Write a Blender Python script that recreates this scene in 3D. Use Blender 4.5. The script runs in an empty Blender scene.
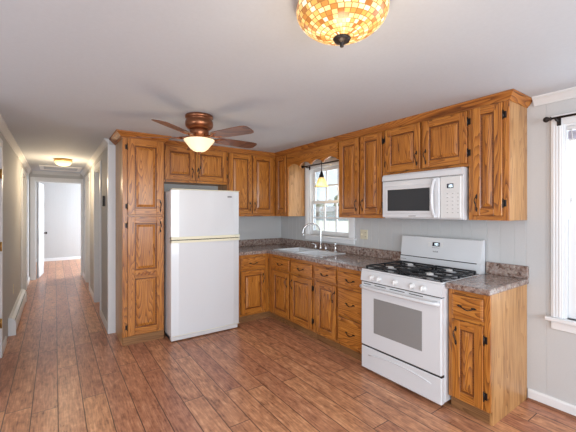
import bpy, bmesh, math, random
from mathutils import Vector
random.seed(7)
PI = math.pi
SC = bpy.context.scene
C = SC.collection

# ------------------------------------------------------------------ camera
F_PX, YAW, CAM = 331.2, 0.6133, (-2.9252, -4.3439, 1.4153)
cd = bpy.data.cameras.new('camera'); cam = bpy.data.objects.new('camera', cd); C.objects.link(cam)
cam.location = CAM; cam.rotation_euler = (PI/2, 0, -YAW)
cd.sensor_fit = 'HORIZONTAL'; cd.sensor_width = 36.0; cd.lens = 36.0*F_PX/576.0
cd.shift_y = (211.73-216.0)/576.0
cd.clip_start = 0.02; cd.clip_end = 300
SC.camera = cam

# ------------------------------------------------------------------ world, sun, window daylight and added fill, exposure
W = bpy.data.worlds.new('sky'); SC.world = W; W.use_nodes = True
bg = W.node_tree.nodes['Background']; bg.inputs[0].default_value = (0.80, 0.90, 1.0, 1); bg.inputs[1].default_value = 1.2
vs = SC.view_settings
vs.view_transform = 'Standard'; vs.look = 'None'; vs.gamma = 1.0; vs.use_curve_mapping = False
vs.exposure = 0.26

def light(name, kind, loc, power, color=(1,1,1), size=None, rot=(0,0,0), radius=None, size_y=None):
    l = bpy.data.lights.new(name, kind); l.energy = power; l.color = color
    if kind == 'AREA':
        l.shape = 'RECTANGLE'; l.size = size; l.size_y = size_y or size
    elif radius is not None: l.shadow_soft_size = radius
    o = bpy.data.objects.new(name, l); C.objects.link(o); o.location = loc; o.rotation_euler = rot
    return o
sun = light('sun', 'SUN', (10, 10, 20), 2.6, (1, .95, .86)); sun.rotation_euler = (math.radians(-38), math.radians(12), 0); sun.data.angle = .01
# daylight at the window openings; rear and left ones are unseen, added as fill
DAY = (.85, .935, 1.0)
light('added_rear_fill', 'AREA', (-1.35, -6.93, 1.32), 52, DAY, 1.5, (PI/2, 0, 0), size_y=1.3)
light('added_patio_fill', 'AREA', (-3.6, -6.93, 1.10), 72, DAY, 1.75, (PI/2, 0, 0), size_y=1.95)
light('added_left_fill', 'AREA', (-5.53, -3.6, 1.35), 40, DAY, 1.6, (PI/2, 0, -PI/2), size_y=1.3)
light('side_window_daylight', 'AREA', (.06, -4.03, 1.345), 11, DAY, .9, (PI/2, 0, PI/2), size_y=1.33)
light('sink_window_daylight', 'AREA', (.16, -1.11, 1.565), 7, DAY, .75, (PI/2, 0, PI/2), size_y=.9)
light('bedroom_window_daylight', 'AREA', (.06, 6.0, 1.4), 175, DAY, 1.2, (PI/2, 0, PI/2), size_y=1.3)

# ------------------------------------------------------------------ materials
def mat(name):
    m = bpy.data.materials.new(name); m.use_nodes = True
    nt = m.node_tree; return m, nt, nt.nodes['Principled BSDF']
def N(nt, t, **kw):
    n = nt.nodes.new(t)
    for k, v in kw.items(): setattr(n, k, v)
    return n
def plain(name, col, rough=.5, metal=0, bump=0, bscale=200, coat=0, spec=None):
    m, nt, b = mat(name)
    b.inputs['Base Color'].default_value = (*col, 1); b.inputs['Roughness'].default_value = rough; b.inputs['Metallic'].default_value = metal
    if coat: b.inputs['Coat Weight'].default_value = coat; b.inputs['Coat Roughness'].default_value = .08
    if spec is not None: b.inputs['Specular IOR Level'].default_value = spec
    tc = N(nt, 'ShaderNodeTexCoord'); n = N(nt, 'ShaderNodeTexNoise'); n.inputs['Scale'].default_value = bscale
    nt.links.new(tc.outputs['Object'], n.inputs['Vector'])
    # slight tonal variation, a property of the material itself
    mx = N(nt, 'ShaderNodeMix', data_type='RGBA', blend_type='MIX')
    mx.inputs[6].default_value = (*[c*.96 for c in col], 1); mx.inputs[7].default_value = (*[min(1, c*1.03) for c in col], 1)
    nt.links.new(n.outputs['Fac'], mx.inputs[0]); nt.links.new(mx.outputs[2], b.inputs['Base Color'])
    if bump:
        bp = N(nt, 'ShaderNodeBump'); bp.inputs['Strength'].default_value = bump; bp.inputs['Distance'].default_value = .002
        nt.links.new(n.outputs['Fac'], bp.inputs['Height']); nt.links.new(bp.outputs[0], b.inputs['Normal'])
    return m
def ramp(nt, stops, interp='LINEAR'):
    r = N(nt, 'ShaderNodeValToRGB'); cr = r.color_ramp; cr.interpolation = interp
    while len(cr.elements) < len(stops): cr.elements.new(.5)
    for e, (p, c) in zip(cr.elements, stops): e.position = p; e.color = (*c, 1)
    return r
def math_(nt, op, a, b=None, c=None):
    n = N(nt, 'ShaderNodeMath', operation=op)
    for i, x in enumerate((a, b, c)):
        if x is None: continue
        if isinstance(x, (int, float)): n.inputs[i].default_value = x
        else: nt.links.new(x, n.inputs[i])
    return n.outputs[0]
def oak(name, vertical, lo, mid, hi, rough=.32, coat=.25, rings=9.0, rw=.36, stops=(.34, .56, .86)):
    m, nt, b = mat(name)
    tc = N(nt, 'ShaderNodeTexCoord'); oi = N(nt, 'ShaderNodeObjectInfo')
    off = N(nt, 'ShaderNodeVectorMath', operation='SCALE'); off.inputs[0].default_value = (13.7, 9.1, 17.3)
    nt.links.new(oi.outputs['Random'], off.inputs['Scale'])
    ad = N(nt, 'ShaderNodeVectorMath', operation='ADD')
    nt.links.new(tc.outputs['Object'], ad.inputs[0]); nt.links.new(off.outputs[0], ad.inputs[1])
    def scaled(s):
        k = N(nt, 'ShaderNodeVectorMath', operation='MULTIPLY'); k.inputs[1].default_value = s
        nt.links.new(ad.outputs[0], k.inputs[0]); return k.outputs[0]
    g = (lambda a, l: (a, a, l)) if vertical else (lambda a, l: (l, l, a))
    n1 = N(nt, 'ShaderNodeTexNoise'); n1.inputs['Scale'].default_value = 1; n1.inputs['Detail'].default_value = 1.2; n1.inputs['Roughness'].default_value = .4
    nt.links.new(scaled(g(10.5, .9)), n1.inputs['Vector'])
    ring = math_(nt, 'FRACT', math_(nt, 'MULTIPLY', n1.outputs['Fac'], rings*2.4))
    n2 = N(nt, 'ShaderNodeTexNoise'); n2.inputs['Scale'].default_value = 1; n2.inputs['Detail'].default_value = 3
    nt.links.new(scaled(g(170, 7)), n2.inputs['Vector'])
    n3 = N(nt, 'ShaderNodeTexNoise'); n3.inputs['Scale'].default_value = 1; n3.inputs['Detail'].default_value = 2
    nt.links.new(scaled(g(22, 1.6)), n3.inputs['Vector'])
    v = math_(nt, 'ADD', math_(nt, 'MULTIPLY', math_(nt, 'POWER', ring, 2.2), rw), math_(nt, 'ADD', math_(nt, 'MULTIPLY', n2.outputs['Fac'], .42), math_(nt, 'MULTIPLY', n3.outputs['Fac'], .38)))
    r = ramp(nt, [(stops[0], hi), (stops[1], mid), (stops[2], lo)])
    nt.links.new(v, r.inputs[0]); nt.links.new(r.outputs[0], b.inputs['Base Color'])
    b.inputs['Roughness'].default_value = rough; b.inputs['Coat Weight'].default_value = coat; b.inputs['Coat Roughness'].default_value = .2
    bp = N(nt, 'ShaderNodeBump'); bp.inputs['Strength'].default_value = .15; bp.inputs['Distance'].default_value = .001
    nt.links.new(n2.outputs['Fac'], bp.inputs['Height']); nt.links.new(bp.outputs[0], b.inputs['Normal'])
    return m
LO, MI, HI = (.090, .024, .004), (.385, .127, .017), (.56, .220, .037)
M = {}
M['oak_v'] = oak('oak_upright_grain', True, LO, MI, HI)
M['oak_h'] = oak('oak_level_grain', False, LO, MI, HI)
M['oak_dark'] = oak('oak_dark_trim', False, (.11, .028, .006), (.27, .082, .016), (.38, .13, .03))
M['oak_crown'] = oak('oak_crown', False, (.085, .022, .004), (.33, .105, .016), (.50, .19, .034), rough=.55, coat=0)
M['stain_shade'] = oak('groove_stain_lip_shade', False, (.06, .016, .004), (.17, .05, .009), (.24, .078, .015))  # stain pooled in panel grooves, and the painted shade of the lips
M['lit_veneer'] = oak('oak_veneer_lit', True, (.24, .105, .032), (.44, .215, .075), (.55, .30, .12), rough=.4, coat=.1, rings=6, rw=.16, stops=(.36, .48, .64))  # paler than the door oak: light on the side panels put into the colour
M['toe'] = oak('oak_toe_board', False, (.11, .045, .016), (.22, .10, .036), (.30, .145, .055), rough=.5, coat=0)  # oak darkened to carry the shade under the cabinets
M['white_app'] = plain('white_enamel', (.73, .745, .775), .22, coat=.5)
M['white_plastic'] = plain('white_plastic', (.74, .74, .74), .35)
M['cream_trim'] = plain('cream_plastic', (.82, .78, .60), .4)
M['white_paint'] = plain('white_gloss_paint', (.80, .81, .825), .35)
M['ceil'] = plain('ceiling_paint', (.585, .63, .69), .75, bump=.1, bscale=60)
M['wall'] = plain('grey_wall_paint', (.57, .575, .58), .65, bump=.05, bscale=90, spec=.3)
M['hallwall'] = plain('hall_wall_paint', (.56, .56, .56), .7, bump=.05, bscale=90, spec=.25)
M['trim_paint'] = plain('satin_trim_paint', (.72, .725, .73), .75, spec=.25)
M['bronze'] = plain('dark_bronze', (.035, .028, .026), .38, .7)
M['copper'] = plain('brushed_copper', (.30, .12, .06), .32, .9)
M['blade'] = oak('walnut_blade', False, (.05, .018, .008), (.13, .045, .02), (.20, .075, .035), rough=.35)
M['black'] = plain('black_enamel', (.014, .016, .02), .16, coat=.4)
M['iron'] = plain('cast_iron', (.018, .019, .022), .55, bump=.4, bscale=400)
M['burner'] = plain('burner_aluminium', (.62, .63, .65), .35, .5)
M['darkgap'] = plain('dark_gap', (.02, .02, .022), .6)
M['ovenglass'] = plain('oven_glass', (.27, .27, .27), .12, coat=.6)
M['mwglass'] = plain('dark_screened_glass', (.04, .044, .05), .4, spec=.3)
M['chrome'] = plain('chrome', (.68, .69, .71), .14, 1)
M['brass'] = plain('brass', (.65, .42, .14), .28, 1)
M['porcelain'] = plain('porcelain', (.76, .79, .83), .12, coat=.6)
M['almond'] = plain('almond_plastic', (.72, .66, .50), .4)
M['greytext'] = plain('grey_print', (.22, .22, .24), .5)
M['display'] = plain('display_glass', (.01, .012, .03), .15)
M['shoe'] = plain('brown_shoe_moulding', (.22, .09, .045), .5)
M['slot'] = plain('heater_slot', (.25, .25, .25), .5)
M['rubber'] = plain('black_rubber', (.02, .02, .02), .7)
M['blind'] = plain('blind_slats', (.60, .60, .70), .6)
def emis(name, col, strength, base=(.8, .75, .6), rough=.3):
    m, nt, b = mat(name); b.inputs['Base Color'].default_value = (*base, 1); b.inputs['Roughness'].default_value = rough
    b.inputs['Emission Color'].default_value = (*col, 1); b.inputs['Emission Strength'].default_value = strength; return m
M['digits'] = emis('clock_digits', (.6, .8, 1), 2.5)
M['bowl'] = emis('frosted_glass_lit', (1, .74, .42), .62, (.75, .68, .52))
M['hallbowl'] = emis('hall_glass_lit', (1, .68, .26), 1.15)
M['bulb'] = emis('bulb_lit', (1, .80, .50), 2.2)
# the mosaic shell shade: cells of shell pieces, lit from inside
def mosaic():
    m, nt, b = mat('mosaic_shell_glass')
    tc = N(nt, 'ShaderNodeTexCoord'); sp = N(nt, 'ShaderNodeSeparateXYZ'); nt.links.new(tc.outputs['Object'], sp.inputs[0])
    ang = math_(nt, 'ARCTAN2', sp.outputs[1], sp.outputs[0])
    rad = math_(nt, 'SQRT', math_(nt, 'ADD', math_(nt, 'MULTIPLY', sp.outputs[0], sp.outputs[0]), math_(nt, 'MULTIPLY', sp.outputs[1], sp.outputs[1])))
    rr = math_(nt, 'MULTIPLY', math_(nt, 'ADD', rad, math_(nt, 'MULTIPLY', sp.outputs[2], 1.0)), 40)
    row = math_(nt, 'FLOOR', rr); fr = math_(nt, 'FRACT', rr)
    wn0 = N(nt, 'ShaderNodeTexWhiteNoise', noise_dimensions='1D'); nt.links.new(row, wn0.inputs['W'])
    cc = math_(nt, 'ADD', math_(nt, 'MULTIPLY', ang, 36/(2*PI)), math_(nt, 'MULTIPLY', wn0.outputs['Value'], 7))
    cell = math_(nt, 'FLOOR', cc); fc = math_(nt, 'FRACT', cc)
    cb = N(nt, 'ShaderNodeCombineXYZ'); nt.links.new(row, cb.inputs[0]); nt.links.new(cell, cb.inputs[1])
    wn = N(nt, 'ShaderNodeTexWhiteNoise', noise_dimensions='3D'); nt.links.new(cb.outputs[0], wn.inputs['Vector'])
    r = ramp(nt, [(0, (.34, .12, .03)), (.22, (.70, .34, .08)), (.5, (.92, .58, .20)), (.78, (1, .76, .36)), (1, (1, .90, .62))])
    nt.links.new(wn.outputs['Value'], r.inputs[0])
    e = math_(nt, 'MINIMUM', math_(nt, 'MINIMUM', fr, math_(nt, 'SUBTRACT', 1, fr)), math_(nt, 'MINIMUM', fc, math_(nt, 'SUBTRACT', 1, fc)))
    mr = N(nt, 'ShaderNodeMapRange'); mr.inputs['From Min'].default_value = .03; mr.inputs['From Max'].default_value = .12; nt.links.new(e, mr.inputs['Value'])
    mx = N(nt, 'ShaderNodeMix', data_type='RGBA'); mx.inputs[6].default_value = (.30, .13, .04, 1)
    nt.links.new(mr.outputs[0], mx.inputs[0]); nt.links.new(r.outputs[0], mx.inputs[7])
    nt.links.new(mx.outputs[2], b.inputs['Base Color']); nt.links.new(mx.outputs[2], b.inputs['Emission Color'])
    b.inputs['Emission Strength'].default_value = .42; b.inputs['Roughness'].default_value = .2
    return m
M['mosaic'] = mosaic()
def glass(name, tint=(1, 1, 1)):
    m, nt, b = mat(name); out = nt.nodes['Material Output']
    t = N(nt, 'ShaderNodeBsdfTransparent'); t.inputs[0].default_value = (*tint, 1)
    g = N(nt, 'ShaderNodeBsdfGlossy'); g.inputs['Roughness'].default_value = .02
    f = N(nt, 'ShaderNodeFresnel'); f.inputs[0].default_value = 1.3
    mx = N(nt, 'ShaderNodeMixShader'); nt.links.new(f.outputs[0], mx.inputs[0]); nt.links.new(t.outputs[0], mx.inputs[1]); nt.links.new(g.outputs[0], mx.inputs[2])
    nt.links.new(mx.outputs[0], out.inputs[0]); return m
M['glass'] = glass('window_glass', (.95, .98, 1))
def frosted(name):
    m, nt, b = mat(name); out = nt.nodes['Material Output']
    t = N(nt, 'ShaderNodeBsdfTransparent'); d = N(nt, 'ShaderNodeBsdfTranslucent'); d.inputs[0].default_value = (.72, .58, .33, 1)
    mx = N(nt, 'ShaderNodeMixShader'); mx.inputs[0].default_value = .62; nt.links.new(t.outputs[0], mx.inputs[1]); nt.links.new(d.outputs[0], mx.inputs[2])
    nt.links.new(mx.outputs[0], out.inputs[0]); return m
M['amberglass'] = frosted('frosted_tulip_glass')
def stone():
    m, nt, b = mat('speckled_laminate')
    tc = N(nt, 'ShaderNodeTexCoord')
    v = N(nt, 'ShaderNodeTexVoronoi'); v.inputs['Scale'].default_value = 55
    n = N(nt, 'ShaderNodeTexNoise'); n.inputs['Scale'].default_value = 36; n.inputs['Detail'].default_value = 5; n.inputs['Roughness'].default_value = .7
    n2 = N(nt, 'ShaderNodeTexNoise'); n2.inputs['Scale'].default_value = 130; n2.inputs['Detail'].default_value = 2
    for x in (v, n, n2): nt.links.new(tc.outputs['Object'], x.inputs['Vector'])
    a = ramp(nt, [(.36, (.035, .020, .018)), (.45, (.17, .095, .075)), (.52, (.30, .20, .16)), (.58, (.20, .165, .17)), (.68, (.58, .47, .38))])
    nt.links.new(n.outputs['Fac'], a.inputs[0])
    sp = N(nt, 'ShaderNodeSeparateColor'); nt.links.new(v.outputs['Color'], sp.inputs[0])
    c2 = ramp(nt, [(0, (.05, .03, .025)), (.22, (.30, .19, .14)), (.55, (.40, .31, .27)), (.85, (.50, .44, .40)), (1, (.70, .62, .52))])
    nt.links.new(sp.outputs[0], c2.inputs[0])
    mx = N(nt, 'ShaderNodeMix', data_type='RGBA'); mx.inputs[0].default_value = .38; nt.links.new(a.outputs[0], mx.inputs[6]); nt.links.new(c2.outputs[0], mx.inputs[7])
    nt.links.new(mx.outputs[2], b.inputs['Base Color']); b.inputs['Roughness'].default_value = .26; b.inputs['Coat Weight'].default_value = .3
    return m
M['stone'] = stone()
def floor_mat():
    m, nt, b = mat('wood_plank_floor')
    tc = N(nt, 'ShaderNodeTexCoord'); sp = N(nt, 'ShaderNodeSeparateXYZ'); nt.links.new(tc.outputs['Object'], sp.inputs[0])
    x, y = sp.outputs[0], sp.outputs[1]
    PW, PL = .1528, 1.22
    u = math_(nt, 'DIVIDE', math_(nt, 'ADD', x, 2.907), PW); row = math_(nt, 'FLOOR', u); fu = math_(nt, 'FRACT', u)
    w1 = N(nt, 'ShaderNodeTexWhiteNoise', noise_dimensions='1D'); nt.links.new(row, w1.inputs['W'])
    w = math_(nt, 'DIVIDE', math_(nt, 'ADD', y, math_(nt, 'MULTIPLY', w1.outputs['Value'], PL)), PL); cell = math_(nt, 'FLOOR', w); fw = math_(nt, 'FRACT', w)
    cb = N(nt, 'ShaderNodeCombineXYZ'); nt.links.new(row, cb.inputs[0]); nt.links.new(cell, cb.inputs[1])
    wn = N(nt, 'ShaderNodeTexWhiteNoise', noise_dimensions='3D'); nt.links.new(cb.outputs[0], wn.inputs['Vector']); rnd = wn.outputs['Value']
    du = math_(nt, 'MULTIPLY', math_(nt, 'MINIMUM', fu, math_(nt, 'SUBTRACT', 1, fu)), PW)
    dw = math_(nt, 'MULTIPLY', math_(nt, 'MINIMUM', fw, math_(nt, 'SUBTRACT', 1, fw)), PL)
    d = math_(nt, 'MINIMUM', du, dw)
    mr = N(nt, 'ShaderNodeMapRange'); mr.inputs['From Min'].default_value = .0012; mr.inputs['From Max'].default_value = .0042; nt.links.new(d, mr.inputs['Value']); gap = mr.outputs[0]
    def noise(sx, sy, det, off, dist=0):
        c = N(nt, 'ShaderNodeCombineXYZ')
        nt.links.new(math_(nt, 'MULTIPLY', x, sx), c.inputs[0]); nt.links.new(math_(nt, 'MULTIPLY', y, sy), c.inputs[1]); nt.links.new(math_(nt, 'MULTIPLY', rnd, off), c.inputs[2])
        n = N(nt, 'ShaderNodeTexNoise'); n.inputs['Scale'].default_value = 1; n.inputs['Detail'].default_value = det; n.inputs['Distortion'].default_value = dist
        nt.links.new(c.outputs[0], n.inputs['Vector']); return n.outputs['Fac']
    g1 = noise(95, 8, 4, 60); g2 = noise(16, 4.5, 3, 90, 1.4); g3 = noise(30, 22, 3, 30, .8)
    v = math_(nt, 'ADD', math_(nt, 'ADD', math_(nt, 'MULTIPLY', g1, .42), math_(nt, 'MULTIPLY', g2, .36)), math_(nt, 'MULTIPLY', g3, .22))
    r = ramp(nt, [(.33, (.115, .036, .016)), (.43, (.32, .128, .060)), (.54, (.47, .205, .098)), (.68, (.64, .345, .185))])
    nt.links.new(v, r.inputs[0])
    hs = N(nt, 'ShaderNodeHueSaturation'); hs.inputs['Saturation'].default_value = .95; nt.links.new(r.outputs[0], hs.inputs['Color'])
    nt.links.new(math_(nt, 'ADD', math_(nt, 'MULTIPLY', rnd, .36), 1.02), hs.inputs['Value'])
    nt.links.new(math_(nt, 'ADD', math_(nt, 'MULTIPLY', rnd, .012), .4925), hs.inputs['Hue'])
    mx = N(nt, 'ShaderNodeMix', data_type='RGBA'); mx.inputs[6].default_value = (.05, .022, .014, 1)
    nt.links.new(gap, mx.inputs[0]); nt.links.new(hs.outputs[0], mx.inputs[7]); nt.links.new(mx.outputs[2], b.inputs['Base Color'])
    h = math_(nt, 'ADD', math_(nt, 'MULTIPLY', gap, .6), math_(nt, 'MULTIPLY', g2, .55))
    bp = N(nt, 'ShaderNodeBump'); bp.inputs['Strength'].default_value = .35; bp.inputs['Distance'].default_value = .003
    nt.links.new(h, bp.inputs['Height']); nt.links.new(bp.outputs[0], b.inputs['Normal'])
    nt.links.new(math_(nt, 'ADD', math_(nt, 'MULTIPLY', g3, .14), .24), b.inputs['Roughness'])
    return m
M['floor'] = floor_mat()
def ground_mat(name, a, c, scale):
    m, nt, b = mat(name); tc = N(nt, 'ShaderNodeTexCoord'); n = N(nt, 'ShaderNodeTexNoise'); n.inputs['Scale'].default_value = scale; n.inputs['Detail'].default_value = 5
    nt.links.new(tc.outputs['Object'], n.inputs['Vector']); r = ramp(nt, [(.35, a), (.65, c)]); nt.links.new(n.outputs['Fac'], r.inputs[0]); nt.links.new(r.outputs[0], b.inputs['Base Color']); b.inputs['Roughness'].default_value = .9
    return m
M['lawn'] = ground_mat('dry_lawn', (.60, .57, .45), (.72, .69, .58), 1.5)
M['leaf'] = ground_mat('tree_foliage', (.20, .23, .15), (.32, .34, .24), 4)
M['bark'] = ground_mat('bark', (.12, .09, .07), (.2, .16, .12), 9)
M['siding'] = ground_mat('house_siding', (.50, .52, .53), (.56, .58, .58), 3)
M['shingle'] = ground_mat('shingle_roof', (.30, .29, .29), (.38, .37, .36), 8)

# ------------------------------------------------------------------ mesh builder
class MB:
    def __init__(s): s.v = []; s.f = []; s.m = []; s.sm = []; s.mats = []
    def mi(s, m):
        if m not in s.mats: s.mats.append(m)
        return s.mats.index(m)
    def add(s, verts, faces, m, smooth=False):
        k = len(s.v); s.v += [tuple(p) for p in verts]; i = s.mi(m)
        for f in faces: s.f.append(tuple(k+j for j in f)); s.m.append(i); s.sm.append(smooth)
        return s
    def box(s, x0, x1, y0, y1, z0, z1, m, c=0):
        x0, x1 = sorted((x0, x1)); y0, y1 = sorted((y0, y1)); z0, z1 = sorted((z0, z1))
        if c <= 0:
            v = [(x, y, z) for z in (z0, z1) for y in (y0, y1) for x in (x0, x1)]
            return s.add(v, [(0,2,3,1),(4,5,7,6),(0,1,5,4),(2,6,7,3),(0,4,6,2),(1,3,7,5)], m)
        # chamfered box through a small bmesh
        bm = bmesh.new(); bmesh.ops.create_cube(bm, size=1)
        for q in bm.verts: q.co = Vector(((x0+x1)/2+q.co.x*(x1-x0), (y0+y1)/2+q.co.y*(y1-y0), (z0+z1)/2+q.co.z*(z1-z0)))
        c = min(c, .45*min(x1-x0, y1-y0, z1-z0))
        bmesh.ops.bevel(bm, geom=bm.edges[:], offset=c, segments=2 if c > .006 else 1, affect='EDGES', profile=.5)
        return s.bm(bm, m, c > .006)
    def bm(s, b, m, smooth=False):
        b.verts.ensure_lookup_table(); b.verts.index_update()
        s.add([q.co[:] for q in b.verts], [[q.index for q in f.verts] for f in b.faces], m, smooth); b.free(); return s
    def prism(s, pts, axis, a, b, m, smooth=False):
        # polygon pts in the two other axes (cyclic order), extruded a..b along axis
        def P(p, t):
            return {'x': (t, p[0], p[1]), 'y': (p[0], t, p[1]), 'z': (p[0], p[1], t)}[axis]
        n = len(pts)
        s.add([P(p, a) for p in pts]+[P(p, b) for p in pts], [tuple(range(n))[::-1], tuple(range(n, 2*n))], m)
        s.add([P(p, a) for p in pts]+[P(p, b) for p in pts], [(i, (i+1) % n, n+(i+1) % n, n+i) for i in range(n)], m, smooth)
        return s
    def lathe(s, prof, c, m, n=24, axis='z', smooth=True, rfun=None):
        v = []; f = []
        for r, h in prof:
            for k in range(n):
                a = 2*PI*k/n; rr = r*(rfun(a, h) if rfun else 1)
                q = (rr*math.cos(a), rr*math.sin(a), h)
                if axis == 'x': q = (h, q[0], q[1])
                elif axis == 'y': q = (q[0], h, q[1])
                v.append((c[0]+q[0], c[1]+q[1], c[2]+q[2]))
        for i in range(len(prof)-1):
            for k in range(n): f.append((i*n+k, i*n+(k+1) % n, (i+1)*n+(k+1) % n, (i+1)*n+k))
        if prof[0][0] > 1e-4: f.append(tuple(range(n))[::-1])
        if prof[-1][0] > 1e-4: f.append(tuple(range((len(prof)-1)*n, len(prof)*n)))
        return s.add(v, f, m, smooth)
    def tube(s, path, r, m, n=8):
        P = [Vector(p) for p in path]; v = []; f = []
        rr = r if isinstance(r, (list, tuple)) else [r]*len(P)
        up = None
        for i, p in enumerate(P):
            t = ((P[min(i+1, len(P)-1)]-P[max(i-1, 0)])).normalized()
            if up is None: up = Vector((0, 0, 1)) if abs(t.z) < .9 else Vector((1, 0, 0))
            a = t.cross(up); a = a.normalized() if a.length > 1e-5 else t.orthogonal().normalized(); b = a.cross(t); up = b
            for k in range(n): v.append(p+(a*math.cos(2*PI*k/n)+b*math.sin(2*PI*k/n))*rr[i])
        for i in range(len(P)-1):
            for k in range(n): f.append((i*n+k, i*n+(k+1) % n, (i+1)*n+(k+1) % n, (i+1)*n+k))
        f += [tuple(range(n))[::-1], tuple(range((len(P)-1)*n, len(P)*n))]
        return s.add(v, f, m, True)
    def build(s, name, parent=None, origin=None):
        if origin is None: origin = base_of(parent) if parent else (0, 0, 0)
        me = bpy.data.meshes.new(name)
        me.from_pydata([(a-origin[0], b-origin[1], c-origin[2]) for a, b, c in s.v], [], s.f)
        for m in s.mats: me.materials.append(m)
        me.polygons.foreach_set('material_index', s.m); me.polygons.foreach_set('use_smooth', s.sm)
        bm = bmesh.new(); bm.from_mesh(me); bmesh.ops.remove_doubles(bm, verts=bm.verts, dist=1e-5)
        bmesh.ops.recalc_face_normals(bm, faces=bm.faces); bm.to_mesh(me); bm.free()
        o = bpy.data.objects.new(name, me); C.objects.link(o)
        if parent: o.parent = parent
        else: o.location = origin
        return o
def base_of(o):
    while o.parent: o = o.parent
    return tuple(o.location)
def tag(o, label, cat, group=None):
    o['label'] = label; o['category'] = cat
    if group: o['group'] = group
    return o
def thing(name, label, cat, loc, group=None):
    o = bpy.data.objects.new(name, None); C.objects.link(o); o.location = loc; o.empty_display_size = .05
    return tag(o, label, cat, group)
def struct(o): o['kind'] = 'structure'; return o
def sthing(name, loc):
    o = bpy.data.objects.new(name, None); C.objects.link(o); o.location = loc; return struct(o)
# local face frames: (s across, t up, n outward) -> world
class Face:
    def __init__(s, kind, at): s.k = kind; s.at = at
    def p(s, a, t, n): return (s.at-n, a, t) if s.k == 'right' else (a, s.at-n, t)
    def box(s, mb, a0, a1, t0, t1, n0, n1, m, c=0):
        p, q = s.p(a0, t0, n0), s.p(a1, t1, n1); mb.box(p[0], q[0], p[1], q[1], p[2], q[2], m, c)
    def loops(s, mb, a0, a1, t0, t1, prof, m, hm=None):
        # concentric rectangles: prof = (inset, depth)
        rings = [[s.p(a0+i, t0+i, n), s.p(a1-i, t0+i, n), s.p(a1-i, t1-i, n), s.p(a0+i, t1-i, n)] for i, n in prof]
        v = [q for r in rings for q in r]
        vert = []; hor = []
        for i in range(len(prof)-1):
            for k in range(4):
                f = (i*4+k, i*4+(k+1) % 4, (i+1)*4+(k+1) % 4, (i+1)*4+k)
                (hor if k in (0, 2) else vert).append(f)
        n = (len(prof)-1)*4
        vert.append((n, n+1, n+2, n+3))
        mb.add(v, vert, m); mb.add(v, hor, hm or m)

# ------------------------------------------------------------------ the room shell
H = 2.26
XL, XH = -3.36, -2.41          # hall: left wall face, right wall face
mb = MB(); mb.box(-5.7, .12, -7.1, 7.5, -.06, 0, M['floor']); struct(mb.build('floor'))
mb = MB(); mb.box(-5.7, .12, -7.1, 7.5, H, H+.1, M['ceil']); struct(mb.build('ceiling'))
GW, GD = .0026, .0022
def grooves_between(a, b):
    base = [0, .102, .203, .33]
    out = []; k = math.floor(min(a, b)/.4064)-1
    while k*.4064 < max(a, b):
        out += [k*.4064+q for q in base]; k += 1
    lo, hi = min(a, b), max(a, b)
    return [q for q in out if lo+.01 < q < hi-.01]
def grooved(mb, a0, a1, t0, t1, face, m, thick=.11):
    lo, hi = min(a0, a1), max(a0, a1); pts = [(lo, 0)]
    for g in grooves_between(lo, hi): pts += [(g-GW, 0), (g-GW*.5, -GD), (g+GW*.5, -GD), (g+GW, 0)]
    pts += [(hi, 0), (hi, -thick), (lo, -thick)]
    if face.k == 'right': mb.prism([(face.at-n, a) for a, n in pts], 'z', t0, t1, m)
    else: mb.prism([(a, face.at-n) for a, n in pts], 'z', t0, t1, m)
FR = Face('right', 0.0)
W1 = (-1.485, -.700, 1.10, 2.03); W2 = (-4.50, -3.555, .665, 2.03); W3 = (5.3, 6.7, .8, 2.0)
mb = MB()
ys = [-7.0, W2[0], W2[1], W1[0], W1[1], W3[0], W3[1], 7.4]
for a, b, w in [(-7.0, W2[0], None), (W2[0], W2[1], W2), (W2[1], W1[0], None), (W1[0], W1[1], W1), (W1[1], W3[0], None), (W3[0], W3[1], W3), (W3[1], 7.4, None)]:
    if w is None: grooved(mb, a, b, 0, H, FR, M['wall'])
    else: grooved(mb, a, b, 0, w[2], FR, M['wall']); grooved(mb, a, b, w[3], H, FR, M['wall'])
struct(mb.build('wall_right'))
mb = MB(); mb.box(XH, 0, 0, .10, 0, H, M['wall']); struct(mb.build('wall_back'))
# hall right wall with two door openings (y0, y1)
DR = [(.85, 1.62), (2.62, 3.40)]; DH = 2.04
mb = MB(); y = .10
for a, b in DR:
    mb.box(XH, XH+.10, y, a, 0, H, M['hallwall']); mb.box(XH, XH+.10, a, b, DH, H, M['hallwall']); y = b
mb.box(XH, XH+.10, y, 4.3, 0, H, M['hallwall']); struct(mb.build('wall_hall'))
# left wall with two door openings; its near end turns the corner into the rest of the room
DL = [(-.90, -.13), (2.40, 3.28)]
mb = MB(); y = -1.05
for a, b in DL:
    mb.box(XL-.10, XL, y, a, 0, H, M['hallwall']); mb.box(XL-.10, XL, a, b, DH, H, M['hallwall']); y = b
mb.box(XL-.10, XL, y, 4.3, 0, H, M['hallwall'])
mb.box(-5.6, XL-.10, -1.05, -.95, 0, H, M['wall']); struct(mb.build('wall_left'))
# hall end wall with its doorway, and the bedroom beyond
EX0, EX1 = -3.27, -2.435
mb = MB(); mb.box(-5.6, EX0, 4.3, 4.4, 0, H, M['hallwall']); mb.box(EX1, 0, 4.3, 4.4, 0, H, M['hallwall']); mb.box(EX0, EX1, 4.3, 4.4, DH+.02, H, M['hallwall'])
struct(mb.build('wall_end'))
mb = MB(); grooved(mb, -5.6, 0, 0, H, Face('back', 7.35), M['wall']); struct(mb.build('wall_bedroom'))
mb = MB(); mb.box(-5.7, -5.6, -1.05, 7.4, 0, H, M['wall']); struct(mb.build('wall_outer'))
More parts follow.
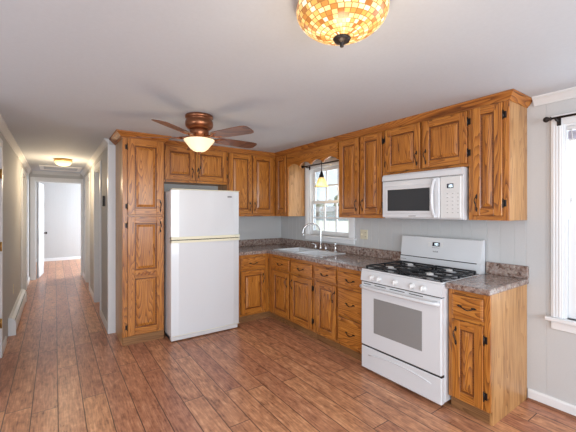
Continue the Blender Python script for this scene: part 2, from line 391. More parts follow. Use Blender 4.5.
# behind the camera: front and left end walls, their openings added for the fill light
mb = MB()
for a, b, z0, z1 in [(-5.6, -4.5, 0, H), (-4.5, -2.7, 2.1, H), (-2.7, -2.12, 0, H), (-2.12, -.58, 0, .65), (-2.12, -.58, 2.0, H), (-.58, 0, 0, H)]:
    mb.box(a, b, -7.05, -6.95, z0, z1, M['wall'])
struct(mb.build('wall_front'))
mb = MB()
for a, b, z0, z1 in [(-7.05, -4.42, 0, H), (-4.42, -2.78, 0, .68), (-4.42, -2.78, 2.02, H), (-2.78, -.95, 0, H)]:
    mb.box(-5.7, -5.6, a, b, z0, z1, M['wall'])
struct(mb.build('wall_side'))

# white crown moulding and baseboards
def sweep(mb, path, prof, m, z=None, mats=None):
    # path in plan, prof = (outward offset, z); outward = right-hand side of the path
    P = [Vector((p[0], p[1])) for p in path]; rows = []
    for i, p in enumerate(P):
        d1 = (P[i]-P[i-1]).normalized() if i else None; d2 = (P[i+1]-P[i]).normalized() if i < len(P)-1 else None
        n1 = Vector((d1.y, -d1.x)) if d1 else None; n2 = Vector((d2.y, -d2.x)) if d2 else None
        if n1 is None: n = n2
        elif n2 is None: n = n1
        else: n = (n1+n2)/(1+n1.dot(n2))
        rows.append([(p.x+n.x*o, p.y+n.y*o, h) for o, h in prof])
    k = len(prof)
    for i in range(len(rows)-1):
        mb.add(rows[i]+rows[i+1], [(j, (j+1) % k, k+(j+1) % k, k+j) for j in range(k)], m)
    mb.add(rows[0], [tuple(range(k))], m); mb.add(rows[-1], [tuple(range(k))[::-1]], m)
CP = [(0, H), (0, H-.062), (.008, H-.062), (.012, H-.05), (.035, H-.022), (.05, H-.012), (.052, H)]
mb = MB(); sweep(mb, [(-.002, -3.382), (-.002, -6.9)], CP, M['trim_paint']); struct(mb.build('trim_1'))
mb = MB(); sweep(mb, [(XL, -1.0), (XL, 4.3)], CP, M['trim_paint']); struct(mb.build('trim_2'))
mb = MB(); sweep(mb, [(XH, 4.3), (XH, .0)], CP, M['trim_paint']); struct(mb.build('trim_3'))
mb = MB(); sweep(mb, [(XL+.055, 4.3), (XH-.055, 4.3)], CP, M['trim_paint']); struct(mb.build('trim_4'))
# white corner board where the hall wall meets the kitchen
mb = MB(); mb.box(XH-.012, XH+.066, -.012, 0, 0, H-.065, M['white_paint']); mb.box(XH-.012, XH, 0, .06, 0, H-.065, M['white_paint']); struct(mb.build('trim_5'))
BP = [(0, 0), (0, .085), (.008, .085), (.013, .07), (.013, 0)]
mb = MB(); sweep(mb, [(-.001, -3.345), (-.001, -6.95)], BP, M['white_paint'])
sweep(mb, [(-.014, -3.345), (-.014, -6.95)], [(0, 0), (0, .018), (.006, .016), (.012, .008), (.014, 0)], M['shoe']); struct(mb.build('baseboard_right'))
mb = MB()
for a, b in [(.0, .76), (1.71, 2.53), (3.49, 4.3)]: sweep(mb, [(XH-.001, b), (XH-.001, a)], BP, M['white_paint'])
struct(mb.build('baseboard_hall'))
mb = MB()
for a, b in [(-.04, .3), (3.37, 4.28)]: sweep(mb, [(XL, a), (XL, b)], BP, M['white_paint'])
struct(mb.build('baseboard_left'))
mb = MB(); sweep(mb, [(-5.5, 7.35), (-.05, 7.35)], BP, M['white_paint']); struct(mb.build('baseboard_bedroom'))

# doors in the hall: casings, jambs, panelled leaves
def casing_y(mb, xf, sgn, a, b, top, m, w=.075, t=.016):
    # casing round an opening y=a..b on a wall face x=xf, projecting sgn*t
    x1 = xf+sgn*t
    mb.box(xf, x1, a-w, a, 0, top+w, m, .003); mb.box(xf, x1, b, b+w, 0, top+w, m, .003); mb.box(xf, x1, a, b, top, top+w, m, .003)
def panel_leaf(mb, a0, a1, z0, z1, n0, n1, ax, m):
    # a six-panel leaf: slab with shallow raised fields on both faces
    f = (lambda a, t, n: (n, a, t)) if ax == 'x' else (lambda a, t, n: (a, n, t))
    def bx(p, q, r, s_, u, v, c=0): 
        A, B = f(p, r, u), f(q, s_, v); mb.box(A[0], B[0], A[1], B[1], A[2], B[2], m, c)
    bx(a0, a1, z0, z1, n0+.006, n1-.006)
    w = a1-a0; st = .11; mid = (a0+a1)/2
    for z_a, z_b in [(z0, z0+.2), (z0+.72, z0+.86), (z0+1.5, z0+1.6), (z1-.12, z1)]: bx(a0, a1, z_a, z_b, n0, n1, .002)
    for p, q in [(a0, a0+st), (mid-.05, mid+.05), (a1-st, a1)]: bx(p, q, z0, z1, n0, n1, .002)
    for z_a, z_b in [(z0+.2, z0+.72), (z0+.86, z0+1.5), (z0+1.6, z1-.12)]:
        for p, q in [(a0+st, mid-.05), (mid+.05, a1-st)]: bx(p+.02, q-.02, z_a+.02, z_b-.02, n0+.001, n1-.001, .004)
def hall_door(n, y0, y1, xf, sgn, deep):
    t = sthing('door_%d' % n, (xf, y0, 0))
    mb = MB(); casing_y(mb, xf, sgn, y0, y1, DH, M['white_paint']); mb.build('casing', t)
    mb = MB()
    e = xf-sgn*.10
    mb.box(e, xf, y0, y0+.018, 0, DH, M['white_paint']); mb.box(e, xf, y1-.018, y1, 0, DH, M['white_paint']); mb.box(e, xf, y0+.018, y1-.018, DH-.018, DH, M['white_paint'])
    mb.build('jamb', t)
    mb = MB(); x0 = xf-sgn*deep
    panel_leaf(mb, y0+.02, y1-.02, .01, DH-.02, *sorted((x0, x0-sgn*.035)), 'x', M['white_paint']); lf = mb.build('door_leaf', t)
    return t, lf, x0
for i, (a, b) in enumerate(DR):
    t, lf, x0 = hall_door(i+3, a, b, XH, -1, .062)
    MB().lathe([(.012, 0), (.012, -.03), (.024, -.04), (.028, -.055), (.018, -.068), (.001, -.07)], (x0, a+.09, .95), M['brass'], 14, 'x').build('door_knob', lf)
for i, (a, b) in enumerate(DL):
    t, lf, x0 = hall_door(i+1, a, b, XL, 1, .004 if i == 0 else .062)
    MB().lathe([(.012, 0), (.012, .03), (.024, .04), (.028, .055), (.018, .068), (.001, .07)], (x0, a+.09, .95), M['brass'], 14, 'x').build('door_knob', lf)
    if i == 0:
        for z in (.34, 1.08, 1.78):
            hb = MB(); hb.tube([(XL+.012, b-.018, z-.045), (XL+.012, b-.018, z+.045)], .007, M['brass']); hb.box(XL-.002, XL+.006, b-.05, b+.012, z-.044, z+.044, M['brass'], .002)
            hb.build('hinge', lf)
# bedroom doorway with its leaf swung in
t = sthing('door_5', (EX0, 4.3, 0)); TH = DH+.02
mb = MB()
for a, b, z0, z1 in [(EX0-.075, EX0, 0, TH+.075), (EX1, EX1+.024, 0, TH+.075), (EX0, EX1, TH, TH+.075)]: mb.box(a, b, 4.284, 4.3, z0, z1, M['white_paint'], .003)
mb.build('casing', t)
mb = MB(); mb.box(EX0, EX0+.018, 4.3, 4.4, 0, TH, M['white_paint']); mb.box(EX1-.018, EX1, 4.3, 4.4, 0, TH, M['white_paint']); mb.box(EX0+.018, EX1-.018, 4.3, 4.4, TH-.018, TH, M['white_paint']); mb.build('jamb', t)
mb = MB(); panel_leaf(mb, 4.41, 5.12, .01, TH-.02, EX0+.02, EX0+.055, 'x', M['white_paint']); lf = mb.build('door_leaf', t); lf.rotation_euler.z = math.radians(-6)
MB().lathe([(.012, 0), (.012, .03), (.024, .04), (.028, .055), (.018, .068), (.001, .07)], (EX0+.055, 5.05, .93), M['bronze'], 14, 'x').build('door_knob', lf)

# windows
def window(n, w, casw, top_c, lcut=None, rcut=None, sash=.045, cols=3, rows=2, apron=.05, horns=.03, rail=None):
    y0, y1, z0, z1 = w; t = sthing('window_%d' % n, (0, (y0+y1)/2, z0)); WP = M['white_paint']
    cl, cr = (lcut or y1+casw), (rcut or y0-casw)
    mb = MB()
    for a, b in ((y1, cl), (cr, y0)):
        mb.box(-.020, 0, a, b, z0, z1+top_c, WP, .003)
        for k in (.25, .5, .75): mb.box(-.024, -.018, a+(b-a)*k-.005, a+(b-a)*k+.005, z0, z1, WP, .002)
    mb.box(-.020, 0, y0, y1, z1, z1+top_c, WP, .003); mb.build('casing', t)
    mb = MB(); mb.box(-.05, .10, cr-horns, cl+horns, z0-.026, z0, WP, .004); mb.build('window_stool', t)
    mb = MB(); mb.box(-.018, 0, cr, cl, z0-.026-apron, z0-.026, WP, .003); mb.build('apron', t)
    mb = MB(); T = .016
    mb.box(0, .11, y1-T, y1, z0, z1, WP); mb.box(0, .11, y0, y0+T, z0, z1, WP); mb.box(0, .11, y0+T, y1-T, z1-T, z1, WP); mb.build('jamb', t)
    zm = rail or (z0+z1)/2
    for nm, a, b, x in (('upper_sash', zm-.02, z1-T, .07), ('lower_sash', z0, zm+.02, .035)):
        mb = MB(); A, B = y0+T, y1-T; xa, xb = x, x+.032
        mb.box(xa, xb, A, A+sash, a, b, WP, .003); mb.box(xa, xb, B-sash, B, a, b, WP, .003)
        mb.box(xa, xb, A+sash, B-sash, a, a+(.058 if nm[0] == 'l' else .042), WP, .003); mb.box(xa, xb, A+sash, B-sash, b-.042, b, WP, .003)
        s = mb.build(nm, t); mu = MB()
        for k in range(1, cols): yy = A+sash+(B-A-2*sash)*k/cols; mu.box(xa+.006, xb-.006, yy-.010, yy+.010, a+.042, b-.042, WP)
        for k in range(1, rows): zz = a+.042+(b-a-.084)*k/rows; mu.box(xa+.007, xb-.007, A+sash, B-sash, zz-.010, zz+.010, WP)
        if cols > 1 or rows > 1: mu.build('muntin', s)
        g = MB(); g.box(x+.015, x+.018, A+sash, B-sash, a+.042, b-.042, M['glass']); g.build('pane', s)
    lk = MB(); ym = (y0+y1)/2; lk.box(.025, .05, ym-.025, ym+.025, zm+.02, zm+.032, M['white_plastic'], .003); lk.build('sash_lock', t)
    return t
window(1, W1, .09, .085, lcut=-.638, rail=1.545, sash=.034)
window(2, W2, .068, .07, cols=1, rows=1, apron=.06)

# ------------------------------------------------------------------ cabinets
def pull(face, a, t, n, vertical, parent, L=.096, tilt=0):
    mb = MB(); pts = []; h = L/2
    for k in range(11):
        u = -1+2*k/10; bow = .024*(1-abs(u)**3)
        w = .006*math.sin(u*PI)
        aa, tt = (w+tilt*u*h, u*h) if vertical else (u*h, w-.010*(1-u*u))
        pts.append(face.p(a+aa, t+tt, n+.003+bow))
    mb.tube(pts, [.004, .0034, .003, .0034, .004, .0045, .004, .0034, .003, .0034, .004], M['bronze'], 7)
    for u in (-1, 1):
        for k, (w_, l_) in enumerate(((.007, .010), (.004, .018))):
            if vertical: face.box(mb, a+u*tilt*h-w_, a+u*tilt*h+w_, t+u*h-l_, t+u*h+l_, n, n+.004-.001*k, M['bronze'], .002)
            else: face.box(mb, a+u*h-l_, a+u*h+l_, t-w_, t+w_, n, n+.004-.001*k, M['bronze'], .002)
    return mb.build('handle', parent)
def hinge(face, a, t, side, parent):
    mb = MB()
    face.box(mb, a, a+side*.022, t-.024, t+.024, 0, .004, M['bronze'], .001)
    mb.tube([face.p(a+side*.003, t-.028, .012), face.p(a+side*.003, t+.028, .012)], .006, M['bronze'], 8)
    mb.tube([face.p(a+side*.003, t-.034, .012), face.p(a+side*.003, t-.028, .012)], .004, M['bronze'], 8)
    mb.tube([face.p(a+side*.003, t+.028, .012), face.p(a+side*.003, t+.034, .012)], .004, M['bronze'], 8)
    return mb.build('hinge', parent)
TD = .020
def door(face, a0, a1, t0, t1, parent, hin=0, handle=None, w=.058, mid=None, tilt=0, arch=False):
    """frame and raised-panel door; hin = -1/+1 side of visible hinges; handle=(side,'up'|'low')"""
    a0, a1 = min(a0, a1), max(a0, a1); w = min(w, (a1-a0)*.27)
    mb = MB()
    face.box(mb, a0, a0+w, t0, t1, 0, TD, M['oak_v'], .003); face.box(mb, a1-w, a1, t0, t1, 0, TD, M['oak_v'], .003)
    cuts = [t0+w] + ([mid-.045, mid+.045] if mid else []) + [t1-w]
    face.box(mb, a0+w, a1-w, t0, t0+w, 0, TD-.0005, M['oak_h'], .002); face.box(mb, a0+w, a1-w, t1-w, t1, 0, TD-.0005, M['oak_h'], .002)
    if mid:
        face.box(mb, a0+w, a1-w, mid-.045, mid+.045, 0, TD-.0005, M['oak_h'], .002)
    face.box(mb, a0-.003, a1+.003, t0-.003, t1+.003, .0005, .009, M['stain_shade'])  # dark lip paints a shadow line around the door
    d = mb.build('door', parent)
    pn = MB()
    for k in range(0, len(cuts), 2):
        face.loops(pn, a0+w-.001, a1-w+.001, cuts[k]-.001, cuts[k+1]+.001, [(.005, .006), (.0110, .006), (.015, .009), (.036, .0165), (.039, .018)], M['oak_v'], M['oak_v'])
        face.loops(pn, a0+w-.001, a1-w+.001, cuts[k]-.001, cuts[k+1]+.001, [(.001, TD-.004), (.004, .012), (.006, .0058), (.0105, .0055), (.012, .0065)], M['stain_shade'], M['stain_shade'])
    pn.build('raised_panel', d)
    if mid:                                     # the carved twist on the middle rail
        cv = MB(); L = a1-a0-2*w-.03; c0 = (a0+a1)/2
        for k in range(5):
            u = -L/2+L*(k+.5)/5
            cv.tube([face.p(c0+u-L*.09, mid-.012, TD-.002), face.p(c0+u-L*.03, mid-.010, TD+.004), face.p(c0+u+L*.03, mid+.010, TD+.004), face.p(c0+u+L*.09, mid+.014, TD-.002)], [.003, .007, .007, .003], M['oak_dark'], 6)
        cv.build('carving', d)
    if hin:
        ah = a0 if hin < 0 else a1
        dd = min(.09, (t1-t0)*.2)
        for t in (t0+dd, t1-dd): hinge(face, ah, t, hin, d)
    if handle:
        sd, pos = handle; ah = a0+.030 if sd < 0 else a1-.030
        if pos == 'low': th = t0+.095
        elif pos == 'up': th = t1-.11
        else: th = pos
        pull(face, ah, th, TD, True, d, tilt=tilt)
    return d
def drawer(face, a0, a1, t0, t1, parent):
    a0, a1 = min(a0, a1), max(a0, a1); mb = MB()
    face.loops(mb, a0, a1, t0, t1, [(0, 0), (0, .013), (.004, .016), (.010, .017), (.013, TD), (.016, TD)], M['oak_h'])
    face.box(mb, a0-.003, a1+.003, t0-.003, t1+.003, .0005, .009, M['stain_shade'])  # dark lip standing in for the shadow around the drawer front
    d = mb.build('drawer', parent)
    pull(face, (a0+a1)/2, (t0+t1)/2, TD, False, d)
    return d
def frame(face, a0, a1, t0, t1, parent, stiles, rails, w=.02):
    """face frame made of upright stiles (a ranges) and level rails (t ranges)"""
    mb = MB()
    for p, q in stiles: face.box(mb, p, q, t0, t1, -.019, 0, M['oak_v'], .0015)
    for p, q in rails: face.box(mb, min(a0, a1)+.001, max(a0, a1)-.001, p, q, -.019, -.0006, M['oak_h'])
    return mb.build('face_frame', parent)
def carcass(parent, x0, x1, y0, y1, z0, z1, m=None):
    mb = MB(); mb.box(x0, x1, y0, y1, z0, z1, m or M['lit_veneer'], .001); return mb.build('carcass', parent)

UR, UB = Face('right', -.315), Face('back', -.315)
UZ0, UZ1, DZ0, DZ1 = 1.352, 2.25, 1.390, 2.190
GU, GB = 'oak wall cabinets', 'oak base cabinets'
# right run, uppers
t = thing('wall_cabinet', 'tall narrow single-door oak wall cabinet right of the microwave, pale side panel', 'cabinet', (-.16, -3.21, UZ0), GU)
carcass(t, -.296, -.0, -3.335, -3.0575, UZ0, UZ1)
frame(UR, -3.335, -3.0575, UZ0, UZ1, t, [(-3.335, -3.29), (-3.12, -3.0575)], [(UZ0, UZ0+.045), (2.18, UZ1)])
door(UR, -3.297, -3.094, DZ0-.004, DZ1+.005, t, -1, (1, 'low'))
t = thing('wall_cabinet', 'short two-door oak cabinet directly above the microwave', 'cabinet', (-.16, -2.665, 1.765), GU)
carcass(t, -.296, 0, -3.056, -2.258, 1.765, UZ1)
frame(UR, -3.056, -2.258, 1.765, UZ1, t, [(-3.056, -3.02), (-2.69, -2.64), (-2.30, -2.258)], [(1.765, 1.805), (2.17, UZ1)])
door(UR, -3.050, -2.676, 1.790, DZ1, t, -1, (1, 'low')); door(UR, -2.650, -2.283, 1.790, DZ1, t, 1, (-1, 'low'))
t = thing('wall_cabinet', 'two-door oak wall cabinet between the window and the microwave', 'cabinet', (-.16, -1.955, UZ0), GU)
carcass(t, -.296, -.022, -2.256, -1.628, UZ0, UZ1)
frame(UR, -2.256, -1.628, UZ0, UZ1, t, [(-2.256, -2.215), (-1.975, -1.925), (-1.70, -1.628)], [(UZ0, UZ0+.045), (2.17, UZ1)])
door(UR, -2.237, -1.965, DZ0, DZ1, t, -1, (1, 'low')); door(UR, -1.938, -1.650, DZ0, DZ1, t, 0, (-1, 'low'))
t = thing('wall_cabinet', 'corner oak wall cabinet left of the sink window with one narrow door', 'cabinet', (-.16, -.33, UZ0), GU)
carcass(t, -.296, -.026, -.636, -.002, UZ0, UZ1)
frame(UR, -.636, -.318, UZ0, UZ1, t, [(-.636, -.59), (-.37, -.318)], [(UZ0, UZ0+.045), (2.17, UZ1)])
door(UR, -.600, -.362, DZ0, DZ1, t, 0, None)
# scalloped valance over the window
def scallop():
    lows = [-.638, -.915, -1.140, -1.375, -1.626]; pts = []
    for a, b in zip(lows[:-1], lows[1:]):
        for k in range(12):
            u = k/12; pts.append((a+(b-a)*u, 2.004+.046*math.sin(PI*u)**.8))
    pts.append((lows[-1], 2.004)); return pts
sc = scallop(); mb = MB()
mb.prism([(y, z) for y, z in sc]+[(-1.626, 2.199), (-.638, 2.199)], 'x', -.333, -.312, M['oak_h'])
tag(mb.build('valance', None, (-.32, -1.157, 2.0)), 'scalloped oak valance board spanning above the sink window', 'valance')
# back wall, uppers
t = thing('wall_cabinet', 'two-door oak wall cabinet right of the refrigerator, over the corner countertop', 'cabinet', (-.69, -.16, UZ0), GU)
carcass(t, -1.065, -.318, -.296, -.001, UZ0, UZ1)
frame(UB, -1.065, -.318, UZ0, UZ1, t, [(-1.065, -1.03), (-.72, -.68), (-.38, -.318)], [(UZ0, UZ0+.045), (2.17, UZ1)])
door(UB, -1.050, -.706, DZ0, DZ1, t, 0, (1, 'low')); door(UB, -.692, -.362, DZ0, DZ1, t, 0, (-1, 'low'))
t = thing('wall_cabinet', 'short two-door oak cabinet directly over the refrigerator', 'cabinet', (-1.495, -.16, 1.77), GU)
carcass(t, -1.918, -1.068, -.296, -.001, 1.77, UZ1)
frame(UB, -1.918, -1.068, 1.77, UZ1, t, [(-1.918, -1.85), (-1.53, -1.47), (-1.10, -1.068)], [(1.77, 1.81), (2.17, UZ1)])
door(UB, -1.870, -1.513, 1.800, DZ1, t, 0, (1, 'low')); door(UB, -1.493, -1.085, 1.800, DZ1, t, 1, (-1, 'low'))
# pantry
PX0, PX1, PY = -2.345, -1.922, -.50; FP = Face('back', PY)
t = PANTRY = thing('pantry_cabinet', 'tall floor-to-ceiling oak pantry cabinet left of the white refrigerator', 'cabinet', ((PX0+PX1)/2, -.25, 0))
carcass(t, PX0, PX1, PY+.019, -.016, .0, UZ1)
frame(FP, PX0, PX1, .09, UZ1, t, [(PX0, PX0+.055), (PX1-.03, PX1)], [(.09, .13), (1.34, 1.41), (2.16, UZ1)])
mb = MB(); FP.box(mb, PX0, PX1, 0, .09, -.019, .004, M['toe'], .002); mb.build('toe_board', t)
door(FP, -2.297, -1.936, 1.383, 2.192, t, -1, (1, 'low'), w=.07); door(FP, -2.297, -1.936, .100, 1.360, t, -1, (1, 'up'), w=.07, mid=.745)
# crown moulding of the cabinets
CR = [(0, 2.255), (0, 2.200), (.007, 2.200), (.010, 2.208), (.018, 2.212), (.024, 2.218), (.046, 2.240), (.056, 2.246), (.058, 2.2585), (.0, 2.2585)]
mb = MB(); sweep(mb, [(-1.918, -.3155), (-.3155, -.3155), (-.3155, -3.3355), (-.002, -3.3355)], [(o*.72+.0005, z) for o, z in CR], M['oak_crown'])
tag(mb.build('crown_moulding', None, (-.35, -1.9, 2.2)), 'oak crown moulding along the ceiling above the wall cabinets', 'moulding')
CR2 = [(0, 2.255), (0, 2.192), (.008, 2.192), (.012, 2.203), (.022, 2.208), (.028, 2.214), (.052, 2.240), (.064, 2.247), (.066, 2.2585), (0, 2.2585)]
mb = MB(); sweep(mb, [(PX0-.0005, -.014), (PX0-.0005, PY-.0005), (PX1+.0005, PY-.0005), (PX1+.0005, -.38)], CR2, M['oak_crown'])
mb.build('crown_moulding', PANTRY)

# base cabinets
BR, BB = Face('right', -.60), Face('back', -.60)
BZ0, BZ1 = .095, .868
def toe(parent, face, a0, a1):
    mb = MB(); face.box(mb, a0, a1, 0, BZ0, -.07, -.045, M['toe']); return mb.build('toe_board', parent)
DRW = (.690, .825); DOR = (.122, .662)
t = thing('base_cabinet', 'oak base cabinet with one drawer and door, beside the refrigerator', 'cabinet', (-.86, -.3, 0), GB)
carcass(t, -1.075, -.60, -.581, -.002, BZ0, BZ1); carcass(t, -1.075, -.60, -.535, -.002, 0, BZ0)
frame(BB, -1.075, -.602, BZ0, BZ1, t, [(-1.075, -.99), (-.70, -.602)], [(BZ0, .135), (.65, .70), (.815, BZ1)])
drawer(BB, -1.018, -.667, *DRW, t); door(BB, -1.018, -.667, *DOR, t, 0, (1, 'up')); toe(t, BB, -1.075, -.555)
t = thing('base_cabinet', 'oak base cabinet under the sink, two small drawers over two doors', 'cabinet', (-.3, -1.08, 0), GB)
carcass(t, -.581, -.004, -1.540, -.604, BZ0, .70); carcass(t, -.535, -.004, -1.540, -.604, 0, BZ0)
mb = MB(); mb.box(-.581, -.56, -1.540, -.604, .70, BZ1, M['lit_veneer']); mb.build('top_rail', t)
frame(BR, -1.540, -.604, BZ0, BZ1, t, [(-1.540, -1.49), (-1.135, -1.075), (-.73, -.604)], [(BZ0, .135), (.65, .70), (.815, BZ1)])
drawer(BR, -1.086, -.702, *DRW, t); drawer(BR, -1.514, -1.119, *DRW, t)
door(BR, -1.074, -.712, *DOR, t, 0, (-1, 'up')); door(BR, -1.514, -1.119, *DOR, t, -1, (1, 'up')); toe(t, BR, -1.540, -.555)
t = thing('base_cabinet', 'narrow oak base cabinet with drawer over door, left of the three-drawer stack', 'cabinet', (-.3, -1.73, 0), GB)
carcass(t, -.581, -.004, -1.908, -1.543, BZ0, BZ1); carcass(t, -.535, -.004, -1.908, -1.543, 0, BZ0)
frame(BR, -1.908, -1.543, BZ0, BZ1, t, [(-1.908, -1.87), (-1.60, -1.543)], [(BZ0, .135), (.65, .70), (.815, BZ1)])
drawer(BR, -1.893, -1.560, *DRW, t); door(BR, -1.898, -1.588, *DOR, t, 1, (-1, 'up'), tilt=-.35); toe(t, BR, -1.908, -1.543)
t = thing('base_cabinet', 'three-drawer oak base cabinet just left of the white range', 'cabinet', (-.3, -2.09, 0), GB)
carcass(t, -.581, -.004, -2.276, -1.911, BZ0, BZ1); carcass(t, -.535, -.004, -2.276, -1.911, 0, BZ0)
frame(BR, -2.276, -1.911, BZ0, BZ1, t, [(-2.276, -2.25), (-1.95, -1.911)], [(BZ0, .135), (.36, .41), (.645, .70), (.815, BZ1)])
for z in ((.688, .822), (.397, .658), (.122, .372)): drawer(BR, -2.266, -1.926, *z, t)
toe(t, BR, -2.276, -1.911)
t = thing('base_cabinet', 'oak base cabinet at the end of the counter right of the range, pale side panel', 'cabinet', (-.3, -3.2, 0), GB)
EB = (-3.335, -3.056); carcass(t, -.581, -.004, EB[0]+.019, EB[1], BZ0, BZ1); carcass(t, -.56, -.004, EB[0]+.019, EB[1], 0, BZ0)
mb = MB(); mb.prism([(-.003, 0), (-.003, BZ1), (-.581, BZ1), (-.581, BZ0+.0), (-.566, BZ0), (-.566, 0)], 'y', EB[0], EB[0]+.018, M['lit_veneer']); mb.build('side_panel', t)['label'] = 'pale oak side panel'
frame(BR, EB[0], EB[1], BZ0, BZ1, t, [(EB[0], -3.28), (-3.10, EB[1])], [(BZ0, .135), (.65, .70), (.815, BZ1)])
drawer(BR, -3.297, -3.088, .688, .832, t); door(BR, -3.297, -3.088, .105, .655, t, -1, (1, 'up'))
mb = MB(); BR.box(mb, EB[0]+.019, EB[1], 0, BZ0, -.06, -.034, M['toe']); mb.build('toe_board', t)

# countertops with backsplash
SX0, SX1, SY0, SY1 = -.535, -.075, -1.465, -.655           # sink cut-out
def slab(mb, x0, x1, y0, y1): mb.box(x0, x1, y0, y1, .870, .910, M['stone'])
t = thing('countertop', 'long L-shaped brown speckled laminate countertop holding the white sink', 'countertop', (-.32, -1.2, .87))
mb = MB()
slab(mb, -1.085, -.635, -.635, -.002); slab(mb, -.635, SX0, -2.278, -.002); slab(mb, SX1, -.002, -2.278, -.002)
slab(mb, SX0, SX1, -2.278, SY0); slab(mb, SX0, SX1, SY1, -.002); mb.build('worktop', t)
mb = MB(); mb.box(-1.085, -.033, -.033, -.002, .910, 1.005, M['stone'], .004); mb.box(-.033, -.002, -2.278, -.002, .910, 1.005, M['stone'], .004); mb.build('backsplash', t)
t = thing('countertop', 'short brown speckled laminate countertop right of the range', 'countertop', (-.32, -3.2, .87))
mb = MB(); mb.box(-.638, -.002, -3.348, -3.054, .870, .910, M['stone'], .006); mb.build('worktop', t)
mb = MB(); mb.box(-.033, -.002, -3.348, -3.054, .910, 1.005, M['stone'], .004); mb.build('backsplash', t)

# sink: rim and two bowls
t = thing('kitchen_sink', 'white double-bowl drop-in sink set in the long countertop', 'sink', ((SX0+SX1)/2, (SY0+SY1)/2, .91))
mb = MB(); z = .910; zt = .920
YM = (SY0+SY1)/2; B = [(SX0+.02, SX1-.085, SY0+.02, YM-.02), (SX0+.02, SX1-.085, YM+.02, SY1-.02)]
PO = M['porcelain']
mb.box(SX0-.018, B[0][0], SY0-.018, SY1+.018, z, zt, PO, .004); mb.box(B[0][1], SX1+.015, SY0-.018, SY1+.018, z, zt, PO, .004)
for a, b in ((SY0-.018, B[0][2]), (B[0][3], B[1][2]), (B[1][3], SY1+.018)): mb.box(B[0][0], B[0][1], a, b, z, zt, PO, .004)
mb.build('rim', t)
for x0, x1, y0, y1 in B:
    mb = MB(); lv = [(0, zt-.003), (.004, z-.03), (.015, z-.14), (.035, z-.165)]; v = []
    for i, h in lv: v += [(x0+i, y0+i, h), (x1-i, y0+i, h), (x1-i, y1-i, h), (x0+i, y1-i, h)]
    f = [(i*4+k, i*4+(k+1) % 4, (i+1)*4+(k+1) % 4, (i+1)*4+k) for i in range(3) for k in range(4)]+[(12, 13, 14, 15)]
    mb.add(v, f, PO); b = mb.build('bowl', t)
    MB().lathe([(.04, z-.164), (.042, z-.162), (.03, z-.161), (.001, z-.163)], ((x0+x1)/2, (y0+y1)/2, 0), M['chrome'], 18).build('drain', b)
t = thing('faucet', 'tall chrome gooseneck faucet with two lever handles behind the sink', 'faucet', (-.105, -1.075, .92))
BX, BY = -.105, -1.075
mb = MB(); mb.box(BX-.026, BX+.026, BY-.13, BY+.13, .92, .932, M['chrome'], .008); mb.build('base_plate', t)
mb = MB(); ex, ey = -.26, -.90; pts = [(BX, BY, .93), (BX, BY, 1.0), (BX, BY, 1.08), (BX, BY, 1.14)]
for k in range(1, 17):
    a = PI*k/16; u = (1-math.cos(a))/2; pts.append((BX+(ex-BX)*u, BY+(ey-BY)*u, 1.14+.118*math.sin(a)))
pts.append((ex, ey, 1.105)); mb.tube(pts, .0105, M['chrome'], 12); mb.lathe([(.022, .93), (.020, .955), (.013, .975)], (BX, BY, 0), M['chrome'], 16); mb.tube([(ex, ey, 1.12), (ex, ey, 1.095)], .0125, M['chrome'], 12); mb.build('spout', t)
for dy in (.10, -.10):
    mb = MB(); mb.lathe([(.018, .932), (.017, .955), (.012, .975), (.008, .985)], (BX, BY+dy, 0), M['chrome'], 14); mb.tube([(BX, BY+dy, .98), (BX-.02, BY+dy*1.15, .992), (BX-.05, BY+dy*1.3, .998)], [.007, .006, .005], M['chrome'], 8); mb.build('handle', t)
mb = MB(); c = (-.10, -1.345, 0); mb.lathe([(.020, .92), (.019, .935), (.012, .945), (.011, .99), (.016, 1.01), (.017, 1.03), (.010, 1.04)], c, M['chrome'], 14)
tag(mb.build('sink_sprayer', None, (-.10, -1.345, .92)), 'short chrome side sprayer standing right of the gooseneck faucet', 'sprayer')

# ------------------------------------------------------------------ refrigerator
FX0, FX1, FZ = -1.908, -1.100, 1.655
t = thing('refrigerator', 'white top-freezer refrigerator beside the oak pantry', 'refrigerator', ((FX0+FX1)/2, -.36, 0))
WA = M['white_app']
mb = MB(); mb.box(FX0+.005, FX1-.005, -.655, -.06, .05, FZ-.012, WA, .006); mb.build('cabinet_body', t)
mb = MB(); mb.box(FX0+.02, FX1-.02, -.64, -.08, 0, .05, M['darkgap']); mb.box(FX0+.01, FX1-.01, -.70, -.64, .012, .058, M['white_plastic'], .004); mb.build('toe_grille', t)
def fdoor(name, z0, z1, label=None):
    mb = MB(); pts = []; n = 10
    for k in range(n+1):                          # gently bowed front
        u = k/n; e = min(u, 1-u); r = .0 if e > .06 else .018*(1-e/.06)**2
        pts.append((FX0+(FX1-FX0)*u, -.735-.012*math.sin(PI*u)+r))
    mb.prism(pts+[(FX1, -.668), (FX0, -.668)], 'z', z0, z1, WA, False)
    d = mb.build(name, t)
    md = d.modifiers.new('edge', 'BEVEL'); md.width = .006; md.segments = 2; md.limit_method = 'ANGLE'; md.angle_limit = .9
    return d
fz = fdoor('freezer_door', 1.112, FZ); fd = fdoor('fridge_door', .062, 1.103)
mb = MB(); mb.box(FX0+.01, FX1-.01, -.668, -.655, .07, FZ-.01, M['slot']); mb.build('door_gasket', t)
mb = MB(); mb.box(FX0+.004, FX1-.004, -.742, -.672, FZ, FZ+.010, M['cream_trim'], .004); mb.build('top_trim', fz)
mb = MB(); mb.prism([(FX0, -.738), (FX0+.3, -.752), (FX1-.25, -.766), (FX1-.06, -.760), (FX1, -.738), (FX1, -.67), (FX0, -.67)], 'z', 1.112, 1.142, M['cream_trim']); mb.build('door_handle', fz)['label'] = 'cream moulded grip strip'
